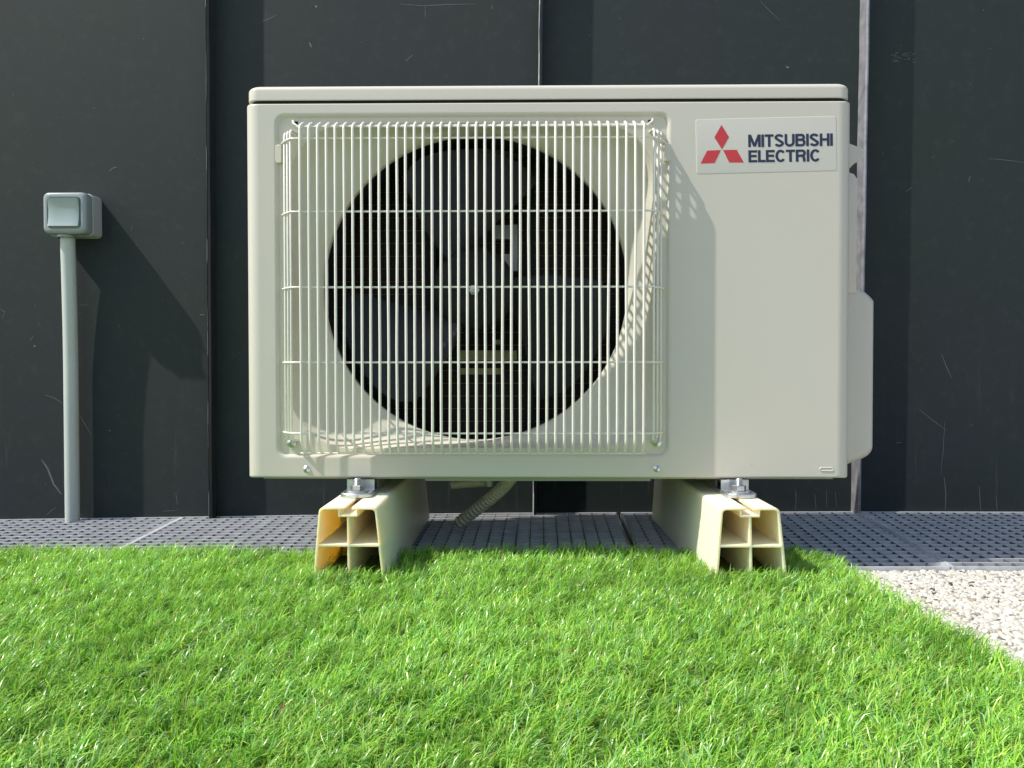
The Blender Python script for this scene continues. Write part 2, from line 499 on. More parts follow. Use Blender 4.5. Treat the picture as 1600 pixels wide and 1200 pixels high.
def make_grass():
    boxes = [(-1.15, TX1 + 0.01, -0.62, TY1 + 0.03, 180000), (-1.6, -1.15, -0.62, TY1 + 0.02, 30000), (-1.2, TX1 + 0.01, -1.25, -0.62, 26000)]
    X = []; Y = []
    for x0, x1, y0, y1, dens in boxes:
        nt_ = int((x1 - x0) * (y1 - y0) * dens / 9)
        tx = rng.uniform(x0, x1, nt_); ty = rng.uniform(y0, y1, nt_)
        X.append(np.repeat(tx, 9) + rng.normal(0, 0.0016, nt_ * 9))
        Y.append(np.repeat(ty, 9) + rng.normal(0, 0.0016, nt_ * 9))
    x = np.concatenate(X); y = np.concatenate(Y)
    keep = turf_inside(x, y)
    # blocks press the pile flat under them
    for bx in (-0.2447, 0.2437):
        keep &= ~((np.abs(x - bx) < 0.043) & (y > -0.0965) & (y < 0.36))
    # thin out what the frame can never show at the far left/right front corners
    x = x[keep]; y = y[keep]
    N = len(x)
    tuft = np.floor(np.arange(N) / 9)
    nA = smooth_noise(x, y, 45.0, 3); nB = smooth_noise(x, y, 110.0, 5); nC = smooth_noise(x, y, 14.0, 8)
    h = rng.uniform(0.016, 0.026, N) * (1 + 0.08 * nA)
    thatch = rng.random(N) < 0.16
    h = np.where(thatch, h * 0.5, h)
    edge = np.clip((TX1 + 0.01 - x) / 0.03, 0.3, 1)
    az = 0.20 + 0.30 * nC + 0.40 * nA + 0.30 * nB + rng.normal(0, 0.75, N)     # mostly combed to the right
    curly = rng.random(N) < 0.18
    az = np.where(curly, rng.uniform(-PI, PI, N), az)
    lean = np.clip(1.05 + 0.14 * nA + 0.16 * nB + rng.normal(0, 0.38, N), 0.05, 1.8)
    w = rng.uniform(0.0007, 0.0012, N) * np.where(rng.random(N) < 0.06, 1.5, 1.0)
    dx = np.cos(az); dy = np.sin(az)
    px = -dy; py = dx
    tw = rng.normal(0, 0.6, N)       # facing of the blade
    wx = px * np.cos(tw) + dx * np.sin(tw); wy = py * np.cos(tw) + dy * np.sin(tw)
    segs = 3
    V = np.zeros((N, 7, 3), dtype=np.float32)
    hump = sum(0.0075 * np.exp(-((x - bx) / 0.055) ** 2 - ((y + 0.118) / 0.022) ** 2) for bx in (-0.2447, 0.2437))
    floor_z = 0.0132 + hump
    cx, cy, cz = x.copy(), y.copy(), 0.0122 + hump
    widths = [1.0, 0.95, 0.7]
    th = lean * 0.35
    for s in range(3):
        V[:, 2 * s, 0] = cx - wx * w * widths[s] / 2; V[:, 2 * s, 1] = cy - wy * w * widths[s] / 2; V[:, 2 * s, 2] = cz
        V[:, 2 * s + 1, 0] = cx + wx * w * widths[s] / 2; V[:, 2 * s + 1, 1] = cy + wy * w * widths[s] / 2; V[:, 2 * s + 1, 2] = cz
        seg = h * (0.36, 0.36, 0.28)[s]
        cx = cx + dx * np.sin(th) * seg; cy = cy + dy * np.sin(th) * seg; cz = cz + np.cos(th) * seg
        cz = np.maximum(cz, floor_z)
        th = th + lean * 0.62
        ka = rng.normal(0, 0.35, N); dx, dy = dx * np.cos(ka) - dy * np.sin(ka), dx * np.sin(ka) + dy * np.cos(ka)
    V[:, 6, 0] = cx; V[:, 6, 1] = cy; V[:, 6, 2] = cz
    me = bpy.data.meshes.new('grass')
    me.vertices.add(N * 7)
    me.vertices.foreach_set('co', V.reshape(-1))
    base = (np.arange(N) * 7)[:, None]
    q = np.array([0, 1, 3, 2, 2, 3, 5, 4, 4, 5, 6])
    loops = (base + q[None, :]).reshape(-1)
    me.loops.add(len(loops))
    me.loops.foreach_set('vertex_index', loops.astype(np.int32))
    me.polygons.add(N * 3)
    st = (np.arange(N) * 11)[:, None] + np.array([0, 4, 8])[None, :]
    me.polygons.foreach_set('loop_start', st.reshape(-1).astype(np.int32))
    me.polygons.foreach_set('use_smooth', np.ones(N * 3, dtype=bool))
    me.update(calc_edges=True)
    # fibre colours: several greens, some yellow-green, brown curled thatch
    pal = np.array([(0.32, 0.64, 0.08), (0.40, 0.70, 0.09), (0.18, 0.48, 0.07), (0.50, 0.70, 0.10), (0.38, 0.64, 0.28)])
    c = pal[rng.choice(5, N, p=[0.30, 0.24, 0.22, 0.12, 0.12])]
    c = c * rng.uniform(0.7, 1.15, (N, 1)) * (1.0 + 0.10 * nB + 0.06 * nC)[:, None]
    c[thatch] = np.array([0.30, 0.38, 0.05]) * rng.uniform(0.6, 1.2, (thatch.sum(), 1))
    dead = rng.random(N) < 0.012
    c[dead] = np.array([0.42, 0.34, 0.16])
    at = me.attributes.new('tint', 'FLOAT_COLOR', 'POINT')
    cc = np.ones((N, 7, 4), dtype=np.float32); cc[:, :, :3] = c[:, None, :]
    at.data.foreach_set('color', cc.reshape(-1))
    me.materials.append(M['grass'])
    ob = bpy.data.objects.new('grass', me)
    COL.objects.link(ob)
    tag(ob, 'bright green artificial turf fibres covering the foreground', 'artificial turf', kind='stuff')
make_grass()

# ------------------------------------------------------------------ pebbles
def make_pebbles():
    bm = bmesh.new(); bmesh.ops.create_icosphere(bm, subdivisions=2, radius=1.0)
    bv = np.array([v.co[:] for v in bm.verts]); bf = np.array([[v.index for v in f.verts] for f in bm.faces]); bm.free()
    x0, x1, y0, y1 = 0.375, 1.02, -0.55, 0.014
    n1 = 30000
    x = rng.uniform(x0, x1, n1); y = rng.uniform(y0, y1, n1)
    a = rng.uniform(0.0022, 0.0042, n1) * np.where(rng.random(n1) < 0.12, 1.35, 1.0)
    b = a * rng.uniform(0.6, 0.95, n1); c = a * rng.uniform(0.45, 0.7, n1)
    z = -0.0024 + rng.uniform(-0.0008, 0.0006, n1)
    rot = rng.uniform(0, PI, n1); ti = rng.normal(0, 0.22, n1)
    K = len(bv)
    P = bv[None, :, :] * np.stack([a, b, c], 1)[:, None, :]
    P = P * (1 + 0.09 * np.sin(bv[None, :, 0] * 3 + rot[:, None] * 7) [:, :, None] + 0.07 * np.sin(bv[None, :, 1] * 4 + rot[:, None] * 11)[:, :, None])
    X = P[:, :, 0]; Z = P[:, :, 2]
    P2 = P.copy()
    P2[:, :, 0] = X * np.cos(ti)[:, None] - Z * np.sin(ti)[:, None]; P2[:, :, 2] = X * np.sin(ti)[:, None] + Z * np.cos(ti)[:, None]
    X = P2[:, :, 0].copy(); Yy = P2[:, :, 1].copy()
    P2[:, :, 0] = X * np.cos(rot)[:, None] - Yy * np.sin(rot)[:, None] + x[:, None]
    P2[:, :, 1] = X * np.sin(rot)[:, None] + Yy * np.cos(rot)[:, None] + y[:, None]
    P2[:, :, 2] += z[:, None]
    me = bpy.data.meshes.new('pebbles')
    me.vertices.add(n1 * K); me.vertices.foreach_set('co', P2.reshape(-1).astype(np.float32))
    F = (bf[None] + (np.arange(n1) * K)[:, None, None]).reshape(-1)
    me.loops.add(len(F)); me.loops.foreach_set('vertex_index', F.astype(np.int32))
    npoly = len(F) // 3
    me.polygons.add(npoly); me.polygons.foreach_set('loop_start', (np.arange(npoly) * 3).astype(np.int32))
    me.polygons.foreach_set('use_smooth', np.ones(npoly, dtype=bool))
    me.update(calc_edges=True)
    pal = np.array([(0.74, 0.72, 0.64), (0.68, 0.65, 0.56), (0.60, 0.585, 0.52), (0.46, 0.39, 0.29), (0.30, 0.28, 0.25), (0.09, 0.08, 0.075), (0.72, 0.70, 0.64)])
    c = pal[rng.choice(7, n1, p=[0.34, 0.25, 0.13, 0.03, 0.05, 0.008, 0.192])] * rng.uniform(0.62, 0.90, (n1, 1))
    cc = np.ones((n1, K, 4), dtype=np.float32); cc[:, :, :3] = c[:, None, :]
    at = me.attributes.new('tint', 'FLOAT_COLOR', 'POINT'); at.data.foreach_set('color', cc.reshape(-1))
    me.materials.append(M['pebble'])
    ob = bpy.data.objects.new('pebbles', me); COL.objects.link(ob)
    tag(ob, 'small rounded cream pebbles bonded beside the turf', 'gravel', kind='stuff')
make_pebbles()

# ------------------------------------------------------------------ wall
wall = thing('metal_wall', 'dark anthracite sheet metal wall with upright standing seams behind the unit', 'wall', (0, WY, 0))
WTOP = 2.5
def seam_x(which, z):
    a, b = {'l': (-0.6195, -0.6181), 'm': (-0.0099, 0.0030), 'r': (0.5935, 0.6045), 'll': (-1.840, -1.840), 'll2': (-1.230, -1.229), 'rr': (1.200, 1.206), 'rr2': (1.810, 1.816)}[which]
    return a + (b - a) * z / 0.97
edges = [('far_l', None), ('l', None), ('m', None), ('r', None), ('far_r', None)]
def ex(name, z):
    if name == 'far_l': return -5.0
    if name == 'far_r': return 5.0
    return seam_x(name, z)
order = ['far_l', 'll', 'll2', 'l', 'm', 'r', 'rr', 'rr2', 'far_r']
for i in range(8):
    a, b = order[i], order[i + 1]
    z0, z1 = -0.052, WTOP
    g_ = 0.0006
    p8 = [(ex(a, z0) + g_, WY, z0), (ex(b, z0) - g_, WY, z0), (ex(b, z0) - g_, WY + 0.02, z0), (ex(a, z0) + g_, WY + 0.02, z0),
          (ex(a, z1) + g_, WY, z1), (ex(b, z1) - g_, WY, z1), (ex(b, z1) - g_, WY + 0.02, z1), (ex(a, z1) + g_, WY + 0.02, z1)]
    MB().hexa(p8).build('wall_panel', M['wall'], wall)
MB().box((-5.0, WY + 0.0205, -0.052), (5.0, WY + 0.12, WTOP)).build('wall_core', M['drain'], wall)
for k in ('l', 'm', 'r', 'll', 'll2', 'rr', 'rr2'):
    mb = MB()
    zs = np.linspace(-0.045 if k != 'l' else -0.045, WTOP, 60)
    zs[0] = -0.03
    prof = [(-0.0045, 0.0002), (-0.0030, -0.010), (-0.0030, -0.0245), (0.0, -0.0262), (0.0030, -0.0245), (0.0030, -0.010), (0.0045, 0.0002)]
    loops = []
    for z in zs:
        wv = 0.0003 * math.sin(z * 23 + ord(k[0])) + 0.0002 * math.sin(z * 61)
        loops.append([(seam_x(k, z) + px + wv, WY + py, z) for px, py in prof])
    nn = len(prof)
    vs = [p for lp in loops for p in lp]
    fs = [(i * nn + j, i * nn + j + 1, (i + 1) * nn + j + 1, (i + 1) * nn + j) for i in range(len(loops) - 1) for j in range(nn - 1)]
    mb.add(vs, fs)
    o = mb.build('standing_seam', M['seam_lit'] if k == 'r' else M['seam'], wall, smooth=25)
    if k == 'r': o['label'] = 'standing seam painted pale as if sunlit'
    if k == 'l': o['label'] = 'dark standing seam'
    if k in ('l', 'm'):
        we = MB()  # thin pale strip that paints a lit front edge onto the seam
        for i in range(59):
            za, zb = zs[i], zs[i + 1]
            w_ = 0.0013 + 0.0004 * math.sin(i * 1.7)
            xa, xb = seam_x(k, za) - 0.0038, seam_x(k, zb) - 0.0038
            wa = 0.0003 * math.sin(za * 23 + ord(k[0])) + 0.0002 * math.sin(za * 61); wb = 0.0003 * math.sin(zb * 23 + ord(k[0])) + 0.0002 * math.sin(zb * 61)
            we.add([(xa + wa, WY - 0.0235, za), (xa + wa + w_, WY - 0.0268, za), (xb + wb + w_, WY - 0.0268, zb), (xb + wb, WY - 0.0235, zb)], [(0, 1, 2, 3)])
        we.build('lit_edge_strip', M['lit'], o)

# individual scratches on the sheets (real marks, a fraction of a millimetre proud)
def strip_path(pts, w, y):
    v = []; n_ = len(pts)
    for i, (x, z) in enumerate(pts):
        if i == 0: d = Vector((pts[1][0] - x, pts[1][1] - z))
        else: d = Vector((x - pts[i - 1][0], z - pts[i - 1][1]))
        d.normalize()
        ww = w * (0.35 + 0.65 * math.sin(PI * (i + 0.5) / n_))
        v += [(x - d.y * ww / 2, y, z + d.x * ww / 2), (x + d.y * ww / 2, y, z - d.x * ww / 2)]
    f = [(2 * i, 2 * i + 1, 2 * i + 3, 2 * i + 2) for i in range(n_ - 1)]
    return v, f
FX = 1200.0
def wall_pt(px, py):      # photograph position on the wall plane, used for the marks of wear
    d = fw * 1.0 + rt * ((px - 800) / FX) - up * ((py - 600) / FX)
    o_ = cam.matrix_world.translation
    t = (WY - o_.y) / d.y
    q = o_ + d * t
    return (q.x, q.z)
sc = MB()
marks = [([(70, 617), (85, 622), (98, 630)], 1.6), ([(124, 648), (132, 662), (143, 679)], 1.6), ([(65, 718), (75, 733), (84, 757), (96, 772)], 5),
         ([(73, 805), (80, 798), (87, 793)], 1.5), ([(483, 66), (487, 74)], 4), ([(410, 33), (420, 30), (432, 23)], 1.6), ([(625, 6), (660, 9), (700, 7), (745, 6)], 1.5),
         ([(664, 10), (665, 28)], 1.3), ([(634, 96), (640, 90), (645, 86)], 1.8), ([(769, 9), (768, 14)], 2.5), ([(1187, 1), (1200, 14), (1218, 32)], 1.1),
         ([(1228, 104), (1233, 106)], 5), ([(1425, 292), (1415, 300)], 1.5), ([(1513, 284), (1516, 275)], 2), ([(1471, 553), (1478, 572), (1487, 590)], 1.6),
         ([(1400, 692), (1409, 691)], 2), ([(1436, 640), (1455, 655), (1480, 673)], 1.4), ([(1476, 660), (1474, 700), (1470, 740)], 1.2),
         ([(1545, 248), (1570, 250), (1600, 254)], 1.2), ([(275, 770), (277, 788)], 1.4), ([(254, 799), (278, 797)], 1.2), ([(183, 505), (188, 512)], 1.0),
         ([(170, 268), (176, 263), (183, 261)], 2), ([(205, 360), (207, 352)], 1.2), ([(312, 492), (320, 492)], 2.4), ([(125, 477), (137, 476)], 1.4),
         ([(120, 493), (127, 488)], 1.4), ([(47, 533), (53, 524)], 1.4), ([(0, 482), (8, 488), (3, 497)], 1.6), ([(1020, 800), (1022, 770), (1022, 752)], 1.3),
         ([(1477, 797), (1478, 770), (1475, 745)], 2.2), ([(1532, 798), (1530, 760)], 1.6), ([(1558, 797), (1556, 775)], 1.6), ([(1243, 797), (1244, 780), (1243, 764)], 1.8),
         ([(1275, 795), (1273, 772)], 1.3), ([(1292, 792), (1291, 765)], 1.3), ([(1307, 792), (1305, 768)], 1.1)]
rs = random.Random(4)
for _ in range(110):
    x = rs.uniform(0, 1600); y_ = rs.uniform(0, 800)
    a = rs.uniform(0, PI); ln = rs.uniform(0.6, 3.5)
    if 384 < x < 1325 and y_ > 130: continue
    marks.append(([(x, y_), (x + math.cos(a) * ln, y_ + math.sin(a) * ln)], rs.uniform(0.5, 1.5)))
# scraped sticker remains
for _ in range(42):
    x = rs.uniform(1391, 1428); y_ = rs.uniform(82, 99)
    a = rs.uniform(-0.4, 0.9); ln = rs.uniform(2, 6)
    marks.append(([(x, y_), (x + math.cos(a) * ln, y_ - math.sin(a) * ln)], rs.uniform(0.6, 1.2)))
yo = 0
for pts_, w in marks:
    P = [wall_pt(*q) for q in pts_]
    # densify with a little wobble
    D = []
    for i in range(len(P) - 1):
        for k in range(3):
            t = k / 3
            D.append((P[i][0] * (1 - t) + P[i + 1][0] * t + rs.gauss(0, 0.0002), P[i][1] * (1 - t) + P[i + 1][1] * t + rs.gauss(0, 0.0002)))
    D.append(P[-1])
    yo += 1
    sc.add(*strip_path(D, w * 0.00068, WY - 0.0002 - 0.000002 * yo))
o = sc.build('scratch_mark', M['scratch'], wall)
o['kind'] = 'stuff'

# ------------------------------------------------------------------ gratings
def grating(label, lx, rx, y0=0.020, y1=WY - 0.004):
    """lx, rx: functions giving the left and right edge at depth y"""
    t = thing('steel_grating', label, 'grating', ((lx(0.2) + rx(0.2)) / 2, 0.2, gz((lx(0.2) + rx(0.2)) / 2)), 'steel gratings along the foot of the wall')
    P = 0.0223; H = 0.024; T = 0.0010
    mb = MB()
    rows = int(round((y1 - y0) / P))
    ys = [y0 + (y1 - y0) * i / rows for i in range(rows + 1)]
    def seg_bar(xa, ya, xb, yb, th, top):
        # thin upright bar between two points, follows the ground fall
        d = Vector((xb - xa, yb - ya)).normalized(); nx, ny = -d.y * th, d.x * th
        n_ = max(1, int(abs(xb - xa) / 0.2))
        for k in range(n_):
            u, v = k / n_, (k + 1) / n_
            ax, ay, bx, by = xa + (xb - xa) * u, ya + (yb - ya) * u, xa + (xb - xa) * v, ya + (yb - ya) * v
            za, zb = gz(ax) + top, gz(bx) + top
            mb.hexa([(ax + nx, ay + ny, za - H), (ax - nx, ay - ny, za - H), (bx - nx, by - ny, zb - H), (bx + nx, by + ny, zb - H),
                     (ax + nx, ay + ny, za), (ax - nx, ay - ny, za), (bx - nx, by - ny, zb), (bx + nx, by + ny, zb)])
    for y in ys[1:-1]:
        seg_bar(lx(y) + 0.0017, y, rx(y) - 0.0017, y, 0.0013, -0.0002)
    mb.build('bearing_bars', M['galv'], t)
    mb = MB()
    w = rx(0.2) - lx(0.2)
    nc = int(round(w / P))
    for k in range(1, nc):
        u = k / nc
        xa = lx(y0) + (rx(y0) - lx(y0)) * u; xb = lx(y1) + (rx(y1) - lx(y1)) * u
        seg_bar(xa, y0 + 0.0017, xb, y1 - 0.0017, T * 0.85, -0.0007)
    mb.build('cross_bars', M['galv_shade'], t)  # shaded sides of the bars imitated by the darker steel
    fr = MB(); mb = fr
    seg_bar(lx(y0), y0, rx(y0), y0, 0.0013, 0.0)
    seg_bar(lx(y1), y1, rx(y1), y1, 0.0015, 0.0)
    seg_bar(lx(y0 + .0016), y0 + 0.0016, lx(y1 - .0016), y1 - 0.0016, 0.0015, 0.0003)
    seg_bar(rx(y0 + .0016), y0 + 0.0016, rx(y1 - .0016), y1 - 0.0016, 0.0015, 0.0003)
    fr.build('frame', M['galv'], t)
    return t
def line(xa, ya, xb, yb):
    return lambda y: xa + (xb - xa) * (y - ya) / (yb - ya)
jl = line(-0.662, 0.137, -0.672, 0.292)
jm = line(0.137, 0.144, 0.1485, 0.404)
jr = line(0.5515, 0.0325, 0.600, 0.43)
grating('sunlit grey grating left of the slanted joint, under the pale conduit', lambda y: -2.40, lambda y: jl(y) - 0.002)
grating('grey grating between the two left joints, half in the shade of the unit', lambda y: jl(y) + 0.002, lambda y: jm(y) - 0.0055)
grating('shaded grating behind the right cream support block', lambda y: jm(y) + 0.0055, lambda y: jr(y) - 0.0025)
grating('bluish shaded grating meeting the pebbles, right of the pale wall seam', lambda y: jr(y) + 0.0025, lambda y: 2.30)

# ------------------------------------------------------------------ outdoor unit
unit = thing('air_conditioner_unit', 'large ivory outdoor air conditioning unit with wire fan guard on two cream blocks', 'air conditioner', (0, 0.14, 0.105))
HX, ZB, ZT = 0.4062, 0.125, 0.6288
DEP = 0.285
ZC = (ZB + ZT) / 2; HZ = (ZT - ZB) / 2
RCX, RCZ, RHX, RHZ = -0.1003, 0.3833, 0.2602, 0.2262
def outer(ix, iz, y, r):
    return rrect(0, ZC, HX - ix, HZ - iz, max(r, 0.0015), y)
loops = [outer(0, 0, DEP, 0.003), outer(0, 0, 0.018, 0.003)]
for k in range(1, 8):
    a = (PI / 2) * k / 8
    loops.append(outer(0.020 * (1 - math.cos(a)), 0.0035 * (1 - math.cos(a)), 0.018 - 0.018 * math.sin(a), 0.003))
loops.append(outer(0.020, 0.0035, 0.0, 0.003))
loops.append(outer(0.0208, 0.0040, 0.0, 0.0025))
# recess rim
for gx, y in ((0.0056, 0.0), (0.0045, 0.0), (0.0028, 0.0004), (0.0012, 0.0016), (0.0002, 0.0035), (-0.0012, 0.0055), (-0.0022, 0.0090), (-0.0022, 0.020)):
    loops.append(rrect(RCX, RCZ, RHX + gx, RHZ + gx, 0.012 + gx * 0.3, y))
vs, fs = loft(loops)
mb = MB(); mb.add(vs, fs)
casing = mb.build('casing', M['casing'], unit, smooth=32)
# tiny embossed slot low right and small blemishes
o = MB().add(*loft([rrect(0.3722, 0.1383, 0.0095, 0.0028, 0.0027, -0.0001), rrect(0.3722, 0.1383, 0.0088, 0.0021, 0.002, -0.0008), rrect(0.3722, 0.1383, 0.0078, 0.0012, 0.001, -0.0002)]))
o.add(rrect(0.3722, 0.1383, 0.0078, 0.0012, 0.001, -0.0002), [tuple(range(28))])
o.build('embossed_slot', M['casing'], unit, smooth=30)
sm = MB()
for (cx_, cz_, ln_, an_) in ((0.3165, 0.5095, 0.004, 0.1), (0.3060, 0.5010, 0.0025, 0.8), (0.2730, 0.1435, 0.005, -0.7), (0.2760, 0.1450, 0.003, 0.4), (0.1650, 0.5370, 0.0012, 0.3),
                             (0.3450, 0.3300, 0.002, 1.2), (0.2350, 0.4200, 0.0015, 0.2), (-0.3800, 0.3000, 0.002, 1.3), (0.0900, 0.6180, 0.003, 0.1), (-0.2000, 0.1400, 0.0025, 0.5)):
    vx, vz = math.cos(an_) * ln_ / 2, math.sin(an_) * ln_ / 2
    sm.add([(cx_ - vx, -0.0001, cz_ - vz), (cx_ + vz * 0.12, -0.0001, cz_ - vx * 0.12), (cx_ + vx, -0.0001, cz_ + vz), (cx_ - vz * 0.12, -0.0001, cz_ + vx * 0.12)], [(0, 1, 2, 3)])
sm = sm.build('scuff_mark', M['pan'], unit)
sm['kind'] = 'stuff'
# interior liner: top, bottom plates behind the casing skin so that no light leaks
li = MB()
li.box((-0.396, 0.012, ZT - 0.004), (0.396, DEP - 0.002, ZT - 0.002))
li.build('top_plate', M['pan'], unit)
# partition between the fan room and the compressor room
MB().box((0.168, 0.031, ZB + 0.004), (0.171, DEP - 0.006, ZT - 0.005)).build('partition', M['drain'], unit)

MB().box((0.172, DEP - 0.004, ZB + 0.002), (0.404, DEP - 0.002, ZT - 0.005)).build('back_panel', M['pan'], unit)
# lid
lz0, lz1 = 0.6312, 0.6513
def lid_loop(inset, z, r=0.016):
    pts = []
    x0, x1, y0, y1 = -0.4035 + inset, 0.4035 - inset, 0.0015 + inset, DEP + 0.002
    for (cx, cy, a0) in ((x0 + r, y0 + r, PI), (x1 - r, y0 + r, 1.5 * PI), (x1 - 0.002, y1 - 0.002, 0), (x0 + 0.002, y1 - 0.002, PI / 2)):
        rr_ = r if cy < 0.1 else 0.002
        for k in range(9):
            a = a0 + (PI / 2) * k / 8
            pts.append((cx + rr_ * math.cos(a), cy + rr_ * math.sin(a), z))
    return pts
lp = [lid_loop(0.004, lz0 + 0.001), lid_loop(0.0008, lz0 + 0.0002), lid_loop(0.0, lz0 + 0.0012)]
for k in range(0, 9):
    a = (PI / 2) * k / 8
    lp.append(lid_loop(0.006 * (1 - math.cos(a)), lz1 - 0.007 + 0.007 * math.sin(a)))
vs, fs = loft(lp)
nl = len(lp[0])
fs.append(tuple(range(len(vs) - nl, len(vs))))
mb = MB(); mb.add(vs, fs)
mb.build('lid', M['casing'], unit, smooth=35)
MB().box((-0.392, 0.006, ZT - 0.0035), (0.392, DEP - 0.003, lz0 + 0.0022)).build('lid_seal', M['black'], unit)

# fan shroud (bell-mouth) filling the recess
RI = 0.2125; CX, CZ = -0.0985, 0.3853
def boundary(a, hx=RHX + 0.001, hz=RHZ + 0.001, r=0.012):
    dx, dz = math.cos(a), math.sin(a)
    ox, oz = CX - RCX, CZ - RCZ
    lo, hi = 0.15, 0.42
    def inside(t):
        X = abs(ox + dx * t); Z = abs(oz + dz * t)
        if X > hx or Z > hz: return False
        if X > hx - r and Z > hz - r: return (X - hx + r) ** 2 + (Z - hz + r) ** 2 < r * r
        return True
    for _ in range(40):
        m_ = (lo + hi) / 2
        if inside(m_): lo = m_
        else: hi = m_
    return lo
NA = 288
rings = []
bnd = [boundary(2 * PI * k / NA) for k in range(NA)]
lipr = [max(RI + 0.0022, boundary(2 * PI * k / NA, 0.2480, 0.2172, 0.085)) for k in range(NA)]
LIP = 0.0045
def ring_at(rf, yf):
    return [(CX + rf(k) * math.cos(2 * PI * k / NA), yf(k), CZ + rf(k) * math.sin(2 * PI * k / NA)) for k in range(NA)]
rings.append(ring_at(lambda k: bnd[k], lambda k: LIP))
rings.append(ring_at(lambda k: lipr[k] + 0.0016, lambda k: LIP))
rings.append(ring_at(lambda k: lipr[k] + 0.0005, lambda k: LIP + 0.0004))
def dish(k, s):
    span = lipr[k] - RI
    steep = min(1.0, span / 0.030)
    a_ = 1 - (1 - min(1.0, s * 1.9)) ** 2.2
    return LIP + 0.001 + 0.0245 * a_ + 0.0150 * s ** 3
for j in range(0, 25):
    s_ = j / 24
    rings.append(ring_at(lambda k: lipr[k] + (RI - lipr[k]) * s_, lambda k: dish(k, s_)))
for (r, y) in ((RI - 0.0004, 0.0480), (RI - 0.0003, 0.0540), (RI + 0.0012, 0.0545)):
    rings.append(ring_at(lambda k: r, lambda k: y))
vs, fs = loft(rings)
mb = MB(); mb.add(vs, fs)
mb.build('fan_shroud', M['shroud'], unit, smooth=40)

mb = MB(); mb.lathe([(RI + 0.0014, 0.0), (RI + 0.0014, 0.060), (RI + 0.010, 0.070)], (CX, 0.0546, CZ), 'y', 96)
mb.build('fan_ring', M['hub'], unit, smooth=40)
# heat exchanger at the back
mb = MB(); mb.box((-0.392, 0.256, ZB + 0.002), (0.168, 0.280, ZT - 0.006))
coil = mb.build('heat_exchanger', M['coil'], unit)
mb = MB()
z = ZB + 0.018
while z < ZT - 0.02:
    mb.tube([(-0.38, 0.2545, z), (0.16, 0.2545, z)], 0.0006, 6)
    z += 0.0212
mb.build('coil_tube', M['tube'], coil, smooth=60)

# motor, bracket
mb = MB(); mb.lathe([(0.0005, 0.150), (0.048, 0.150), (0.052, 0.156), (0.052, 0.215), (0.03, 0.22), (0.0005, 0.22)], (-0.10, 0, 0.388), 'y', 32)
mb.build('fan_motor', M['hub'], unit, smooth=35)
br = MB()
br.box((-0.030, 0.185, ZB + 0.004), (-0.014, 0.235, ZT - 0.006))
br.box((-0.185, 0.186, ZB + 0.004), (-0.169, 0.234, ZT - 0.006))
br.build('motor_bracket', M['hub'], unit)
cl = MB()
cl.box((-0.0480, 0.170, 0.425), (-0.0405, 0.184, 0.497))
cl.box((-0.0770, 0.171, 0.475), (-0.0482, 0.184, 0.4965))
cl.box((-0.0640, 0.171, 0.430), (-0.0482, 0.184, 0.4515))
cl.build('motor_clip', M['bracket'], unit)
bars = MB()
bars.box((-0.134, 0.186, 0.2860), (-0.042, 0.198, 0.3020))
bars.box((-0.134, 0.187, 0.2640), (-0.065, 0.197, 0.2740))
bars.box((-0.080, 0.187, 0.3120), (-0.068, 0.199, 0.3190))
bars.build('foam_pad', M['beige'], unit)

# fan: three swept blades round a hub
fan = MB()
FCX, FCZ, FY = -0.1025, 0.3870, 0.060
fan.lathe([(0.0005, -0.010), (0.030, -0.009), (0.050, -0.004), (0.058, 0.004), (0.060, 0.014), (0.060, 0.058), (0.055, 0.058)], (FCX, FY, FCZ), 'y', 40)
fano = fan.build('fan', M['hub'], unit, smooth=40)
def blade(a_tip):
    NRr, NAa = 12, 12
    V = []
    for side in (0, 1):
        for i in range(NRr + 1):
            t = i / NRr
            r = 0.056 + (0.198 - 0.056) * t
            # front edge angle (deg) sweeps with radius; chord widens outward
            e1 = math.radians(a_tip + 13 * (1 - t) ** 1.3)
            chord = math.radians(46 + 16 * t + 6 * math.sin(PI * t))
            for j in range(NAa + 1):
                s = j / NAa
                a = e1 - chord * s
                rr_ = r
                if i == NRr:   # rounded tip corners
                    rr_ = r - 0.016 * (abs(2 * s - 1) ** 5)
                y = FY - 0.010 + 0.062 * s ** 0.85 * (0.75 + 0.25 * t) - 0.006 * math.sin(PI * s) - 0.006 * t + 0.011 * max(0.0, 1 - s / 0.12) ** 1.5
                V.append((FCX + rr_ * math.cos(a), y + side * (0.0030 * math.sin(PI * min(max(s, 0.08), 0.94)) + 0.001), FCZ + rr_ * math.sin(a)))
    K = (NRr + 1) * (NAa + 1)
    F = []
    W = NAa + 1
    for i in range(NRr):
        for j in range(NAa):
            p = i * W + j
            F.append((p, p + 1, p + 1 + W, p + W)); F.append((K + p, K + p + W, K + p + 1 + W, K + p + 1))
    for i in range(NRr):
        F.append((i * W, (i + 1) * W, K + (i + 1) * W, K + i * W)); q = NAa
        F.append((i * W + q, K + i * W + q, K + (i + 1) * W + q, (i + 1) * W + q))
    for j in range(NAa):
        F.append((j, K + j, K + j + 1, j + 1)); q = NRr * W
        F.append((q + j, q + j + 1, K + q + j + 1, K + q + j))
    return V, F
for at_ in (242, 122, 2):
    MB().add(*blade(at_)).build('blade', M['fan'], fano, smooth=50)
nut = MB()
nut.lathe([(0.0005, 0.0), (0.0055, 0.0), (0.0064, 0.0012), (0.0064, 0.010), (0.0075, 0.0105), (0.0075, 0.012)], (-0.1008, 0.036, 0.3830), 'y', 6)
nut.lathe([(0.0001, -0.004), (0.0030, -0.0035), (0.0032, 0.0), (0.0032, 0.03)], (-0.1008, 0.036, 0.3830), 'y', 12)
nut.build('shaft_nut', M['zinc'], fano, smooth=30)

